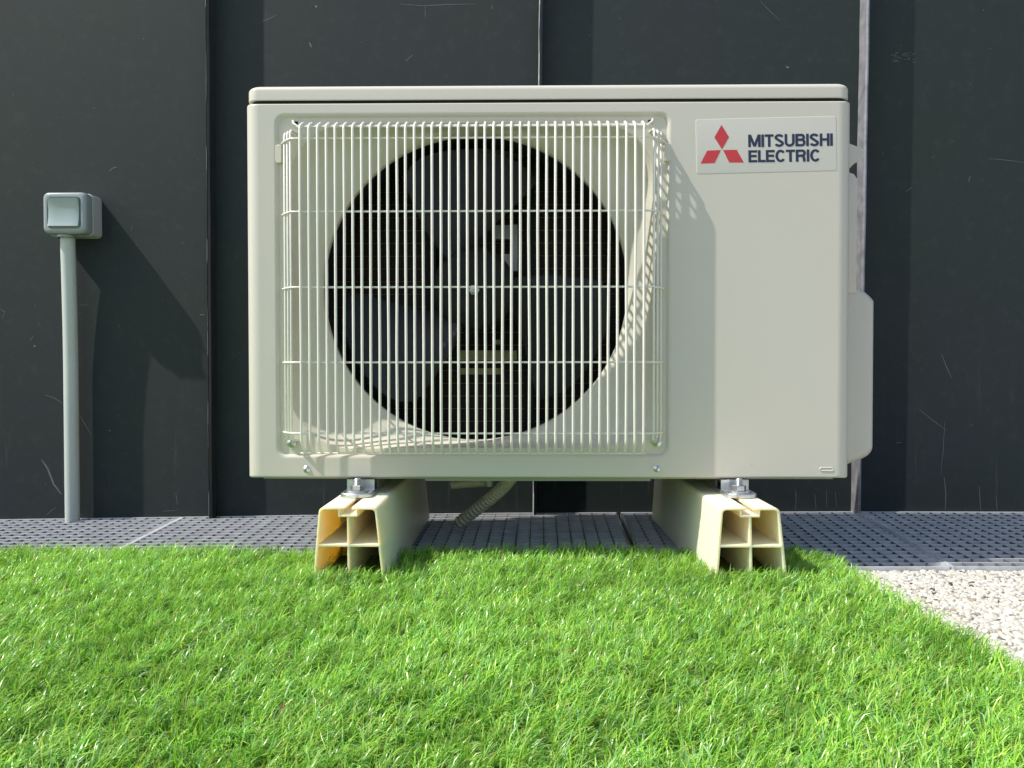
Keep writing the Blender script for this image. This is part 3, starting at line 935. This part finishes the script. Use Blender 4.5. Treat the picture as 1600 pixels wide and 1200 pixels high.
# wire guard
guard = MB()
FRY = -0.0250
xs = [-0.3233 + (0.1248 + 0.3233) * k / 39 for k in range(40)]
RV, RH = 0.00180, 0.00130
for i, x in enumerate(xs):
    j = rs.gauss(0, 0.0003)
    guard.tube([(x, -0.0075, 0.5975), (x, -0.0100, 0.5970), (x, -0.0190, 0.5925), (x, -0.0238, 0.5892), (x, FRY, 0.5850), (x + j, FRY, 0.45), (x - j, FRY, 0.30), (x, FRY, 0.1800),
                (x, -0.0240, 0.1755), (x, -0.0140, 0.1640), (x, -0.0105, 0.1615)], RV, 8)
yh = FRY + RV + RH * 0.8     # horizontals welded behind the uprights
for zc in (0.4783, 0.3795, 0.2811, 0.1878, 0.5735):
    top = zc > 0.5
    zz = zc
    L0 = [(-0.3560, 0.0070, zz), (-0.3545, 0.0, zz), (-0.3460, -0.0125, zz), (-0.3365, -0.0215, zz), (-0.329, yh, zz)]
    R0 = [(0.1300, yh, zz), (0.1375, -0.0215, zz), (0.1465, -0.0125, zz), (0.1545, 0.0, zz), (0.1560, 0.0070, zz)]
    guard.tube(L0 + [(-0.1, yh, zz)] + R0, RH, 8)
# horizontals on the slanted top and the foot
guard.tube([(-0.3400, 0.0085, 0.6040), (-0.3395, 0.0000, 0.6035), (-0.3375, -0.0050, 0.5990), (-0.3320, -0.0070, 0.5945), (0.1325, -0.0070, 0.5945), (0.1380, -0.0050, 0.5990), (0.1400, 0.0000, 0.6035), (0.1405, 0.0085, 0.6040)], RH * 1.2, 8)
guard.tube([(-0.3300, -0.0160, 0.5905), (0.1310, -0.0160, 0.5905)], RH, 8)
guard.tube([(-0.3290, -0.0098, 0.1602), (0.1300, -0.0098, 0.1602)], RH, 8)
# side uprights
for s, (xx, yy) in enumerate(((-0.3500, -0.0038), (-0.3440, -0.0105), (-0.3380, -0.0175), (0.1388, -0.0175), (0.1447, -0.0105), (0.1505, -0.0038))):
    sg = -1 if xx < 0 else 1
    zt = 0.5850
    guard.tube([(xx - sg * 0.002, 0.006, zt + 0.0035), (xx, yy + 0.004, zt + 0.0015), (xx, yy, zt - 0.003), (xx, yy, 0.4), (xx, yy, 0.186), (xx, min(yy + 0.006, 0.003), 0.1785), (xx, 0.007, 0.176)], RV * 0.9, 8)
gd = guard.build('wire_guard', M['wire'], unit, smooth=60)

def screw(x, y, z, r, parent):
    mb = MB()
    mb.lathe([(r * 1.35, 0.0025), (r * 1.35, -0.0002), (r * 1.15, -0.0008), (r * 1.0, -0.0012), (r * 0.92, -0.0026), (r * 0.6, -0.0036), (r * 0.34, -0.0039), (r * 0.30, -0.0018), (0.0002, -0.0014)], (x, y, z), 'y', 20)
    return mb.build('screw', M['zinc'], parent, smooth=35)
screw(-0.3443, 0.0020, 0.1735, 0.0048, gd)
screw(0.1469, 0.0020, 0.1745, 0.0048, gd)
# hooks and clips of the guard
for hx_, s in ((-0.3368, 1), (0.1372, -1)):
    mb = MB(); mb.box((hx_ - 0.0028, 0.0038, 0.5990), (hx_ + 0.0028, 0.0060, 0.6040)); mb.build('hook_slot', M['black'], unit)
for cx_, s in ((-0.3592, -1), (0.1600, 1)):
    mb = MB(); mb.add(*loft([rrect(cx_, 0.560, 0.0045, 0.0125, 0.003, 0.0095), rrect(cx_, 0.560, 0.0045, 0.0125, 0.003, 0.0010), rrect(cx_, 0.560, 0.0035, 0.0115, 0.002, -0.0004)]))
    mb.add(rrect(cx_, 0.560, 0.0035, 0.0115, 0.002, -0.0004), [tuple(range(28))])
    mb.build('guard_clip', M['shroud'], unit, smooth=35)
    # no duplicate
screw(-0.3238, 0.0, 0.1378, 0.0036, unit)
screw(0.1462, 0.0, 0.1390, 0.0036, unit)

# right side: grip, strip, valve cover
mb = MB()
# carrying grip: wedge with a hollow underside
prof = [(0.400, 0.6060), (0.4480, 0.5880), (0.4530, 0.5845), (0.4530, 0.5740), (0.4480, 0.5690), (0.4410, 0.5660), (0.4250, 0.5490), (0.400, 0.5490)]
solid2d('carrying_handle', [prof], 0.078, 0.135, M['casing'], unit, bevel=0.0012, smooth=15)
prof = [(0.400, 0.560), (0.4365, 0.5480), (0.4410, 0.5410), (0.4410, 0.380), (0.400, 0.380)]
solid2d('side_strip', [prof], 0.070, 0.180, M['casing'], unit, bevel=0.001)
def curve_pts(p0, p1, p2, n_=8):
    out = []
    for k in range(n_ + 1):
        t = k / n_
        out.append(((1 - t) ** 2 * p0[0] + 2 * t * (1 - t) * p1[0] + t * t * p2[0], (1 - t) ** 2 * p0[1] + 2 * t * (1 - t) * p1[1] + t * t * p2[1]))
    return out
# valve cover: bulging box lofted from the casing side outward, rounded front edge
def cover_loop(inset, y):
    pts = [(0.401, 0.3990 - inset)]
    pts += curve_pts((0.4440, 0.3915 - inset), (0.462, 0.3830 - inset), (0.4716 - inset, 0.3705 - inset), 8)
    pts += [(0.4716 - inset, 0.30), (0.4716 - inset, 0.20)]
    pts += curve_pts((0.4716 - inset, 0.1600 + inset), (0.4716 - inset, 0.1510 + inset), (0.462 - inset, 0.1450 + inset), 5)
    pts += curve_pts((0.455 - inset, 0.1415 + inset), (0.445 - inset, 0.1365 + inset), (0.430 - inset, 0.1330 + inset), 4)
    pts += [(0.401, 0.1330 + inset)]
    return [(x, y, z) for x, z in pts]
lp = [cover_loop(0.0, 0.200), cover_loop(0.0, 0.088)]
for k in range(1, 7):
    a = (PI / 2) * k / 6
    lp.append(cover_loop(0.012 * (1 - math.cos(a)), 0.088 - 0.014 * math.sin(a)))
vs, fs = loft(lp)
nn = len(lp[0]); fs.append(tuple(range(len(vs) - nn, len(vs)))); fs.append(tuple(range(nn))[::-1])
MB().add(vs, fs).build('valve_cover', M['casing'], unit, smooth=35)

# base pan
mb = MB()
mb.box((-0.385, 0.010, 0.1236), (0.385, DEP - 0.004, 0.1265))
mb.box((-0.165, 0.012, 0.1205), (0.140, 0.250, 0.1235))
mb.build('base_pan', M['pan'], unit)
# drain stubs under the pan
mb = MB()
mb.tube([(-0.148, 0.205, 0.0860), (-0.120, 0.205, 0.0885), (-0.088, 0.205, 0.091)], 0.0068, 16, caps=False)
mb.tube([(-0.146, 0.205, 0.0862), (-0.088, 0.205, 0.091)], 0.0052, 16)
mb.build('drain_stub', M['hose'], unit, smooth=50)
mb = MB()
mb.tube([(-0.086, 0.190, 0.122), (-0.086, 0.190, 0.100), (-0.0855, 0.190, 0.086)], [0.006, 0.008, 0.005], 14)
mb.build('drain_spout', M['shroud'], unit, smooth=50)
mb = MB()
mb.tube([(0.0, 0.150, 0.123), (0.0, 0.150, 0.1085)], 0.009, 16)
mb.build('drain_plug', M['hose'], unit, smooth=50)

# sticker with emblem and lettering
SA = math.radians(1.15)
def st(u, v, y=-0.0004):
    """sticker coordinates in photograph pixels from its top left corner -> casing face (0.845 mm per pixel)"""
    k = 0.000845
    return (0.1968 + (u * math.cos(SA) + v * math.sin(SA)) * k, y, 0.6028 + (u * math.sin(SA) - v * math.cos(SA)) * k)
SW, SH = 219, 84.5
def rr2(u0, v0, u1, v1, r):
    pts = []
    for (cu, cv, a0) in ((u1 - r, v1 - r, 0), (u0 + r, v1 - r, 90), (u0 + r, v0 + r, 180), (u1 - r, v0 + r, 270)):
        for k in range(5):
            a = math.radians(a0 + 22.5 * k)
            pts.append((cu + r * math.cos(a), cv + r * math.sin(a)))
    return pts
o_ = rr2(0, 0, SW, SH, 3)
i_ = rr2(0.9, 0.9, SW - 0.9, SH - 0.9, 2.4)
vs = [st(u, v, -0.00002) for u, v in rr2(-0.4, -0.4, SW + .4, SH + .4, 3.2)] + [st(u, v, -0.00028) for u, v in o_] + [st(u, v, -0.00036) for u, v in i_]
nn = len(o_)
fs = []
for b0 in (0, nn):
    for k in range(nn):
        fs.append((b0 + k, b0 + (k + 1) % nn, b0 + nn + (k + 1) % nn, b0 + nn + k))
fs.append(tuple(range(2 * nn, 3 * nn)))
stick = MB().add(vs, fs).build('maker_label', M['sticker'], unit, smooth=20)
YP = -0.00055
em = MB()
def poly(mb_, pts, y=YP):
    mb_.add([st(u, v, y) for u, v in pts] + [st(u, v, y + 0.0001) for u, v in pts],
            [tuple(range(len(pts))), tuple(range(2 * len(pts) - 1, len(pts) - 1, -1))] + [(i, (i + 1) % len(pts), len(pts) + (i + 1) % len(pts), len(pts) + i) for i in range(len(pts))])
def z6(pts):   # coordinates read off the enlarged detail (6.667x, origin 1080,170)
    return [((a / 6.667 + 1080 - 1087) , (b / 6.667 + 170 - 187) + (a / 6.667 + 1080 - 1087) * 0.0201) for a, b in pts]
poly(em, z6([(314, 170), (390, 298), (314, 425), (237, 298)]))
poly(em, z6([(160, 437), (302, 432), (235, 567), (88, 572)]))
poly(em, z6([(325, 432), (468, 430), (540, 562), (388, 562)]))
em.build('emblem', M['red'], stick)

let = MB()
lev = [0]
def ribbon(pts, t):
    """thick polyline with mitred joins, in glyph units"""
    n_ = len(pts); Lf = []; Rt = []
    for i in range(n_):
        p = Vector(pts[i])
        if i == 0: d = (Vector(pts[1]) - p).normalized(); nrm = Vector((-d.y, d.x)); m_ = 1
        elif i == n_ - 1: d = (p - Vector(pts[i - 1])).normalized(); nrm = Vector((-d.y, d.x)); m_ = 1
        else:
            d1 = (p - Vector(pts[i - 1])).normalized(); d2 = (Vector(pts[i + 1]) - p).normalized()
            n1 = Vector((-d1.y, d1.x)); n2 = Vector((-d2.y, d2.x))
            nrm = (n1 + n2).normalized(); m_ = 1 / max(0.35, nrm.dot(n1))
        Lf.append(p + nrm * t / 2 * m_); Rt.append(p - nrm * t / 2 * m_)
    return Lf, Rt
def arc(cx, cy, rx, ry, a0, a1, n_=10):
    return [(cx + rx * math.cos(math.radians(a0 + (a1 - a0) * k / n_)), cy + ry * math.sin(math.radians(a0 + (a1 - a0) * k / n_))) for k in range(n_ + 1)]
T = 0.195
def glyph(ch):
    h = T / 2
    if ch == 'M': w = 0.92; return w, [[(h, 0), (h, 1)], [(w - h, 0), (w - h, 1)], [(h + 0.02, 1 - 0.02), (w / 2, 0.06)], [(w - h - 0.02, 1 - 0.02), (w / 2, 0.06)]]
    if ch == 'I': return T, [[(h, 0), (h, 1)]]
    if ch == 'T': w = 0.66; return w, [[(0, 1 - h), (w, 1 - h)], [(w / 2, 0), (w / 2, 1 - h)]]
    if ch == 'L': w = 0.54; return w, [[(h, 1), (h, h), (w, h)]]
    if ch == 'E': w = 0.64; return w, [[(w, 1 - h), (h, 1 - h), (h, h), (w, h)], [(h, 0.52), (w - 0.04, 0.52)]]
    if ch == 'H': w = 0.72; return w, [[(h, 0), (h, 1)], [(w - h, 0), (w - h, 1)], [(h, 0.52), (w - h, 0.52)]]
    if ch == 'U': w = 0.74; return w, [[(h, 1)] + arc(w / 2, 0.34, w / 2 - h, 0.34 - h + 0.01, 180, 360, 12) + [(w - h, 1)]]
    if ch == 'C': w = 0.76; return w, [arc(w / 2, 0.5, w / 2 - h, 0.5 - h + 0.015, 38, 322, 20)]
    if ch == 'S':
        w = 0.70; a = arc(w / 2, 0.735, w / 2 - h - 0.01, 0.265 - h + 0.012, 15, 205, 12); b = arc(w / 2, 0.265, w / 2 - h, 0.265 - h + 0.012, 25, -165, 12)
        return w, [a + b]
    if ch == 'B':
        w = 0.74
        return w, [[(h, 0.0), (h, 1.0)], [(h, 1 - h), (0.42, 1 - h)] + arc(0.44, 0.755, 0.20, 0.755 - (0.52) - 0.075, 80, -80, 8)[0:0] + arc(0.43, 0.725, 0.19, 0.19, 80, -80, 8) + [(h, 0.53)],
                   [(h, 0.53), (0.44, 0.53)] + arc(0.45, 0.305, 0.205, 0.22, 80, -80, 8) + [(h, h)]]
    if ch == 'R':
        w = 0.74
        return w, [[(h, 0), (h, 1)], [(h, 1 - h), (0.42, 1 - h)] + arc(0.44, 0.71, 0.20, 0.205, 80, -80, 8) + [(h, 0.47)], [(0.42, 0.47), (0.56, 0.42), (0.60, 0.28), (0.615, 0.0)]]
    return 0.5, []
def write(txt, u0, u1, vt, vb, v_slope):
    gw = [glyph(c)[0] for c in txt]
    gap = 0.05
    tot = sum(gw) + gap * (len(txt) - 1)
    sx = (u1 - u0) / tot
    x = 0.0
    H = vb - vt
    for c, w in zip(txt, gw):
        for pl in glyph(c)[1]:
            Lf, Rt = ribbon(pl, T)
            lev[0] = (lev[0] + 1) % 6
            y = YP - 0.00002 * lev[0]
            def tr(p):
                u = u0 + (x + p[0]) * sx
                return st(u, vb - p[1] * H + v_slope * (u - u0), y)
            vs_ = [tr(p) for p in Lf] + [tr(p) for p in Rt]
            n_ = len(Lf)
            let.add(vs_, [(i, i + 1, n_ + i + 1, n_ + i) for i in range(n_ - 1)])
        x += w + gap - (0.05 if c == 'C' else 0.02 if c == 'L' else 0)
write('MITSUBISHI', 81.3, 213.5, 25.6, 45.2, 0.008)
write('ELECTRIC', 81.3, 195.6, 50.0, 69.0, 0.009)
let.build('lettering', M['navy'], stick)

# mounting feet with bolts
for sx_, dx_ in ((-0.2515, 0.0), (0.2515, 0.0)):
    # rounded tab: outline in xy, built as a loft in z
    def tab(z, ins=0.0):
        pts = []
        w = 0.0205 - ins
        for k in range(17):
            a = PI + PI * k / 16
            pts.append((sx_ + w * math.cos(a), -0.020 + 0.62 * w * math.sin(a) - 0.004, z))
        pts += [(sx_ + w, 0.030, z), (sx_ - w, 0.030, z)]
        return pts
    vs, fs = loft([tab(0.1046, 0.0008), tab(0.1052, 0), tab(0.1092, 0), tab(0.1102, 0.0012)])
    nn = 19
    fs.append(tuple(range(nn))[::-1]); fs.append(tuple(range(3 * nn, 4 * nn)))
    mb = MB().add(vs, fs)
    mb.box((sx_ - 0.0185, 0.0035, 0.1095), (sx_ + 0.0185, 0.0065, 0.1235))
    mb.box((sx_ - 0.0185, 0.0066, 0.1195), (sx_ + 0.0185, 0.200, 0.1214))
    mb.box((sx_ - 0.0185, 0.030, 0.1048), (sx_ - 0.0165, 0.26, 0.1190))
    mb.box((sx_ + 0.0165, 0.030, 0.1048), (sx_ + 0.0185, 0.26, 0.1190))
    foot = mb.build('mounting_foot', M['zinc'], unit, smooth=35)
    by = -0.0165
    mb = MB(); mb.lathe([(0.0055, 0.0), (0.0140, 0.0), (0.0145, 0.0005), (0.0145, 0.0016), (0.0138, 0.0021), (0.0055, 0.0021)], (sx_, by, 0.1101), 'z', 32)
    mb.build('washer', M['zinc'], foot, smooth=35)
    mb = MB(); mb.lathe([(0.004, 0), (0.0085, 0.0), (0.0092, 0.0006), (0.0092, 0.0062), (0.0083, 0.0072), (0.004, 0.0072)], (sx_, by, 0.1122), 'z', 6)
    mb.build('nut', M['zinc'], foot, smooth=20)
    mb = MB()
    prof = []
    z = 0.0
    while z < 0.0285:
        prof += [(0.0047, z), (0.0042, z + 0.0006)]; z += 0.0012
    prof += [(0.0036, z + 0.0006), (0.0002, z + 0.0008)]
    mb.lathe(prof, (sx_, by, 0.0985), 'z', 18)
    mb.build('bolt', M['zinc'], foot, smooth=25)

# ------------------------------------------------------------------ support blocks
def block(xc_b, xc_t, label):
    t = thing('support_block', label, 'support block', (xc_b, 0.125, 0.0055), 'cream support blocks under the unit')
    zb, zt = 0.0055, 0.1042
    def X(x, z):     # lean of the centre line from base to top
        return x + xc_b + (xc_t - xc_b) * (z - zb) / (zt - zb)
    def hw(z): return 0.0445 + (0.0352 - 0.0445) * (z - zb) / (zt - zb)
    W = 0.0030
    r = 0.0065
    out = [(-hw(zb), zb)]
    # left side up, rounded shoulder
    out += curve_pts((-hw(zt - r), zt - r), (-hw(zt), zt), (-hw(zt) + r, zt), 6)
    op, ch, ct = 0.0046, 0.0100, 0.0093     # slot half opening, channel half width, channel depth
    lip = 0.0030
    out += [(-op, zt), (-op, zt - lip), (-ch, zt - lip), (-ch, zt - ct), (ch, zt - ct), (ch, zt - lip), (op, zt - lip), (op, zt)]
    out += curve_pts((hw(zt) - r, zt), (hw(zt), zt), (hw(zt - r), zt - r), 6)
    out += [(hw(zb), zb)]
    zm = 0.0575
    vw = 0.0014
    def upper(s):
        c = [(s * vw, zm + W / 2), (s * (hw(zm) - W), zm + W / 2)]
        rr_ = 0.005
        c += curve_pts((s * (hw(zt - W - rr_) - W), zt - W - rr_), (s * (hw(zt - W) - W), zt - W), (s * (hw(zt - W) - W - rr_), zt - W), 5)
        c += [(s * (ch + W * 0.8), zt - W), (s * (ch + W * 0.55), zt - ct - W * 0.8), (s * vw, zt - ct - W * 0.8)]
        return c
    def lower(s):
        return [(s * vw, zb + W), (s * (hw(zb + W) - W), zb + W), (s * (hw(zm) - W), zm - W / 2), (s * vw, zm - W / 2)]
    sp = [out, upper(1), upper(-1), lower(1), lower(-1)]
    sp = [[(X(x, z), z) for x, z in s] for s in sp]
    solid2d('extruded_body', sp, -0.100, 0.350, M['block'], t, bevel=0.0005, smooth=35)
    inn = [(-hw(zb + 0.001) + 0.002, zb + 0.001)] + [(-hw(zt - 0.006) + 0.002, zt - 0.010), (-hw(zt) + 0.010, zt - 0.0015), (-0.0125, zt - 0.0015), (-0.0120, zt - ct - 0.001), (0.0120, zt - ct - 0.001), (0.0125, zt - 0.0015), (hw(zt) - 0.010, zt - 0.0015), (hw(zt - 0.006) - 0.002, zt - 0.010), (hw(zb + 0.001) - 0.002, zb + 0.001)]
    solid2d('inner_rib', [[(X(x, z), z) for x, z in inn]], 0.320, 0.323, M['block'], t, smooth=None)
    return t
block(-0.2447, -0.2456, 'hollow cream plastic block under the left end of the unit, next to the drain hose')
block(0.2437, 0.2414, 'hollow cream plastic block under the right end of the unit, near the pebbles')

# ------------------------------------------------------------------ drain hose
def bez(P, n_):
    out = []
    for k in range(n_ + 1):
        t = k / n_
        a = [(1 - t) ** 3, 3 * t * (1 - t) ** 2, 3 * t * t * (1 - t), t ** 3]
        out.append(tuple(sum(a[i] * P[i][j] for i in range(4)) for j in range(3)))
    return out
path = bez([(-0.046, 0.150, 0.128), (-0.040, 0.165, 0.100), (-0.080, 0.205, 0.068), (-0.1400, 0.250, 0.0150)], 200)
rad = [0.0098 + 0.0010 * math.cos(2 * PI * i / 7) for i in range(len(path))]
hb = MB().tube(path, rad, 20, caps=False)
inner_r = [0.0080] * 12
hb.tube(path[-12:], inner_r, 20, caps=False)
hose = hb.build('drain_hose', M['hose'], None, smooth=60, origin=(-0.09, 0.2, 0.02))
tag(hose, 'short corrugated tan drain hose hanging under the unit onto the grating', 'hose')

# ------------------------------------------------------------------ switch box and conduit on the wall
sw = thing('wall_switch', 'square grey weatherproof switch box with glossy rocker on the dark wall', 'switch', (-0.873, WY, 0.562))
bx0, bx1, bz0, bz1 = -0.9155, -0.8325, 0.5215, 0.6000
bcx, bcz, bhx, bhz = (bx0 + bx1) / 2, (bz0 + bz1) / 2, (bx1 - bx0) / 2, (bz1 - bz0) / 2
lp = [rrect(bcx, bcz, bhx, bhz, 0.009, WY - 0.0003), rrect(bcx, bcz, bhx, bhz, 0.009, WY - 0.030), rrect(bcx, bcz, bhx - 0.001, bhz - 0.001, 0.009, WY - 0.0305)]
MB().add(*loft(lp)).build('housing', M['housing'], sw, smooth=35)
lp = [rrect(bcx, bcz, bhx - 0.0012, bhz - 0.0012, 0.009, WY - 0.0300), rrect(bcx, bcz, bhx - 0.0005, bhz - 0.0005, 0.010, WY - 0.0320), rrect(bcx, bcz, bhx - 0.0012, bhz - 0.0012, 0.010, WY - 0.0460)]
for k in range(1, 6):
    a = (PI / 2) * k / 5
    lp.append(rrect(bcx, bcz, bhx - 0.0012 - 0.006 * (1 - math.cos(a)), bhz - 0.0012 - 0.006 * (1 - math.cos(a)), 0.010, WY - 0.0460 - 0.007 * math.sin(a)))
lp.append(rrect(bcx, bcz, bhx - 0.0100, bhz - 0.0100, 0.008, WY - 0.0530))
lp.append(rrect(bcx, bcz, bhx - 0.0112, bhz - 0.0112, 0.007, WY - 0.0500))
lp.append(rrect(bcx, bcz, bhx - 0.0116, bhz - 0.0116, 0.007, WY - 0.0485))
cvv, cff = loft(lp)
cff.append(tuple(range(len(cvv) - 28, len(cvv))))
MB().add(cvv, cff).build('cover', M['cover'], sw, smooth=35)
# concave rocker
rk = MB()
nx_, nz_ = 12, 12
rw, rh = bhx - 0.0135, bhz - 0.0135
vs = []
for i in range(nx_ + 1):
    for j in range(nz_ + 1):
        u = -1 + 2 * i / nx_; v = -1 + 2 * j / nz_
        vs.append((bcx - 0.0005 + u * rw, WY - 0.0530 - 0.0042 * (v * v) - 0.001 + 0.001 * abs(u) ** 6, bcz + 0.0005 + v * rh))
fs = [(i * (nz_ + 1) + j, (i + 1) * (nz_ + 1) + j, (i + 1) * (nz_ + 1) + j + 1, i * (nz_ + 1) + j + 1) for i in range(nx_) for j in range(nz_)]
rk.add(vs, fs)
bnd_i = [i * (nz_ + 1) for i in range(nx_ + 1)] + [nx_ * (nz_ + 1) + j for j in range(1, nz_ + 1)] + [i * (nz_ + 1) + nz_ for i in range(nx_ - 1, -1, -1)] + [j for j in range(nz_ - 1, 0, -1)]
b2 = [(vs[i][0], WY - 0.0480, vs[i][2]) for i in bnd_i]
nbv = len(bnd_i)
rk.add([vs[i] for i in bnd_i] + b2, [(k, (k + 1) % nbv, nbv + (k + 1) % nbv, nbv + k) for k in range(nbv)])
rk.build('rocker', M['rocker'], sw, smooth=30)
gl = MB(); gl.lathe([(0.0145, 0.0), (0.0160, -0.0005), (0.0160, -0.0040), (0.0145, -0.0050)], (-0.8825, WY - 0.0325, 0.5222), 'z', 24)
gl.build('cable_gland', M['cover'], sw, smooth=35)

pts = []
for k in range(40):
    z = -0.016 + (0.5210 + 0.016) * k / 39
    off = 0.0208 + 0.0060 * max(0.0, (z - 0.28) / 0.24) ** 1.6
    pts.append((-0.8830 - 0.0000 * (z / 0.5), WY - off, z))
cd = MB().tube(pts, 0.0126, 24, caps=True).build('conduit_pipe', M['conduit'], None, smooth=50, origin=(-0.8795, WY - 0.025, -0.015))
tag(cd, 'pale grey plastic conduit running down the wall from the switch box', 'conduit')

# ------------------------------------------------------------------ litter
def leaf(x, y, z, s, rz, tilt, label, mat=None):
    vs = [(-1, 0, 0), (-0.45, 0.34, 0.10), (0.35, 0.36, 0.12), (1, 0, 0.05), (0.35, -0.36, 0.16), (-0.45, -0.34, 0.12), (0, 0, -0.04)]
    c, sn = math.cos(rz), math.sin(rz); ct, stt = math.cos(tilt), math.sin(tilt)
    V = []
    for dz in (0, 0.04):
        for a, b, c_ in vs:
            a, b, c_ = a * s, b * s, (c_ + dz) * s
            b, c_ = b * ct - c_ * stt, b * stt + c_ * ct
            V.append((x + a * c - b * sn, y + a * sn + b * c, z + c_))
    F = [(i, (i + 1) % 6, 6) for i in range(6)] + [(7 + (i + 1) % 6, 7 + i, 13) for i in range(6)] + [(i, 7 + i, 7 + (i + 1) % 6, (i + 1) % 6) for i in range(6)]
    o = MB().add(V, F).build('dry_leaf', mat or M['leaf'], None, smooth=60, origin=(x, y, z))
    tag(o, label, 'leaf', 'dry leaf bits lying about')
leaf(-0.207, -0.482, 0.028, 0.0042, 1.2, 0.9, 'small pale dry leaf bit on the turf, in the lower left of the photo')
leaf(0.448, -0.085, 0.006, 0.0050, 1.4, 1.2, 'small orange dry leaf bit on the pebbles near the turf edge')
leaf(0.030, -0.160, 0.027, 0.0036, 0.5, 0.6, 'tiny tan dry leaf bit on the turf below the middle of the unit')

for o in bpy.data.objects:
    if '_o' in o: del o['_o']
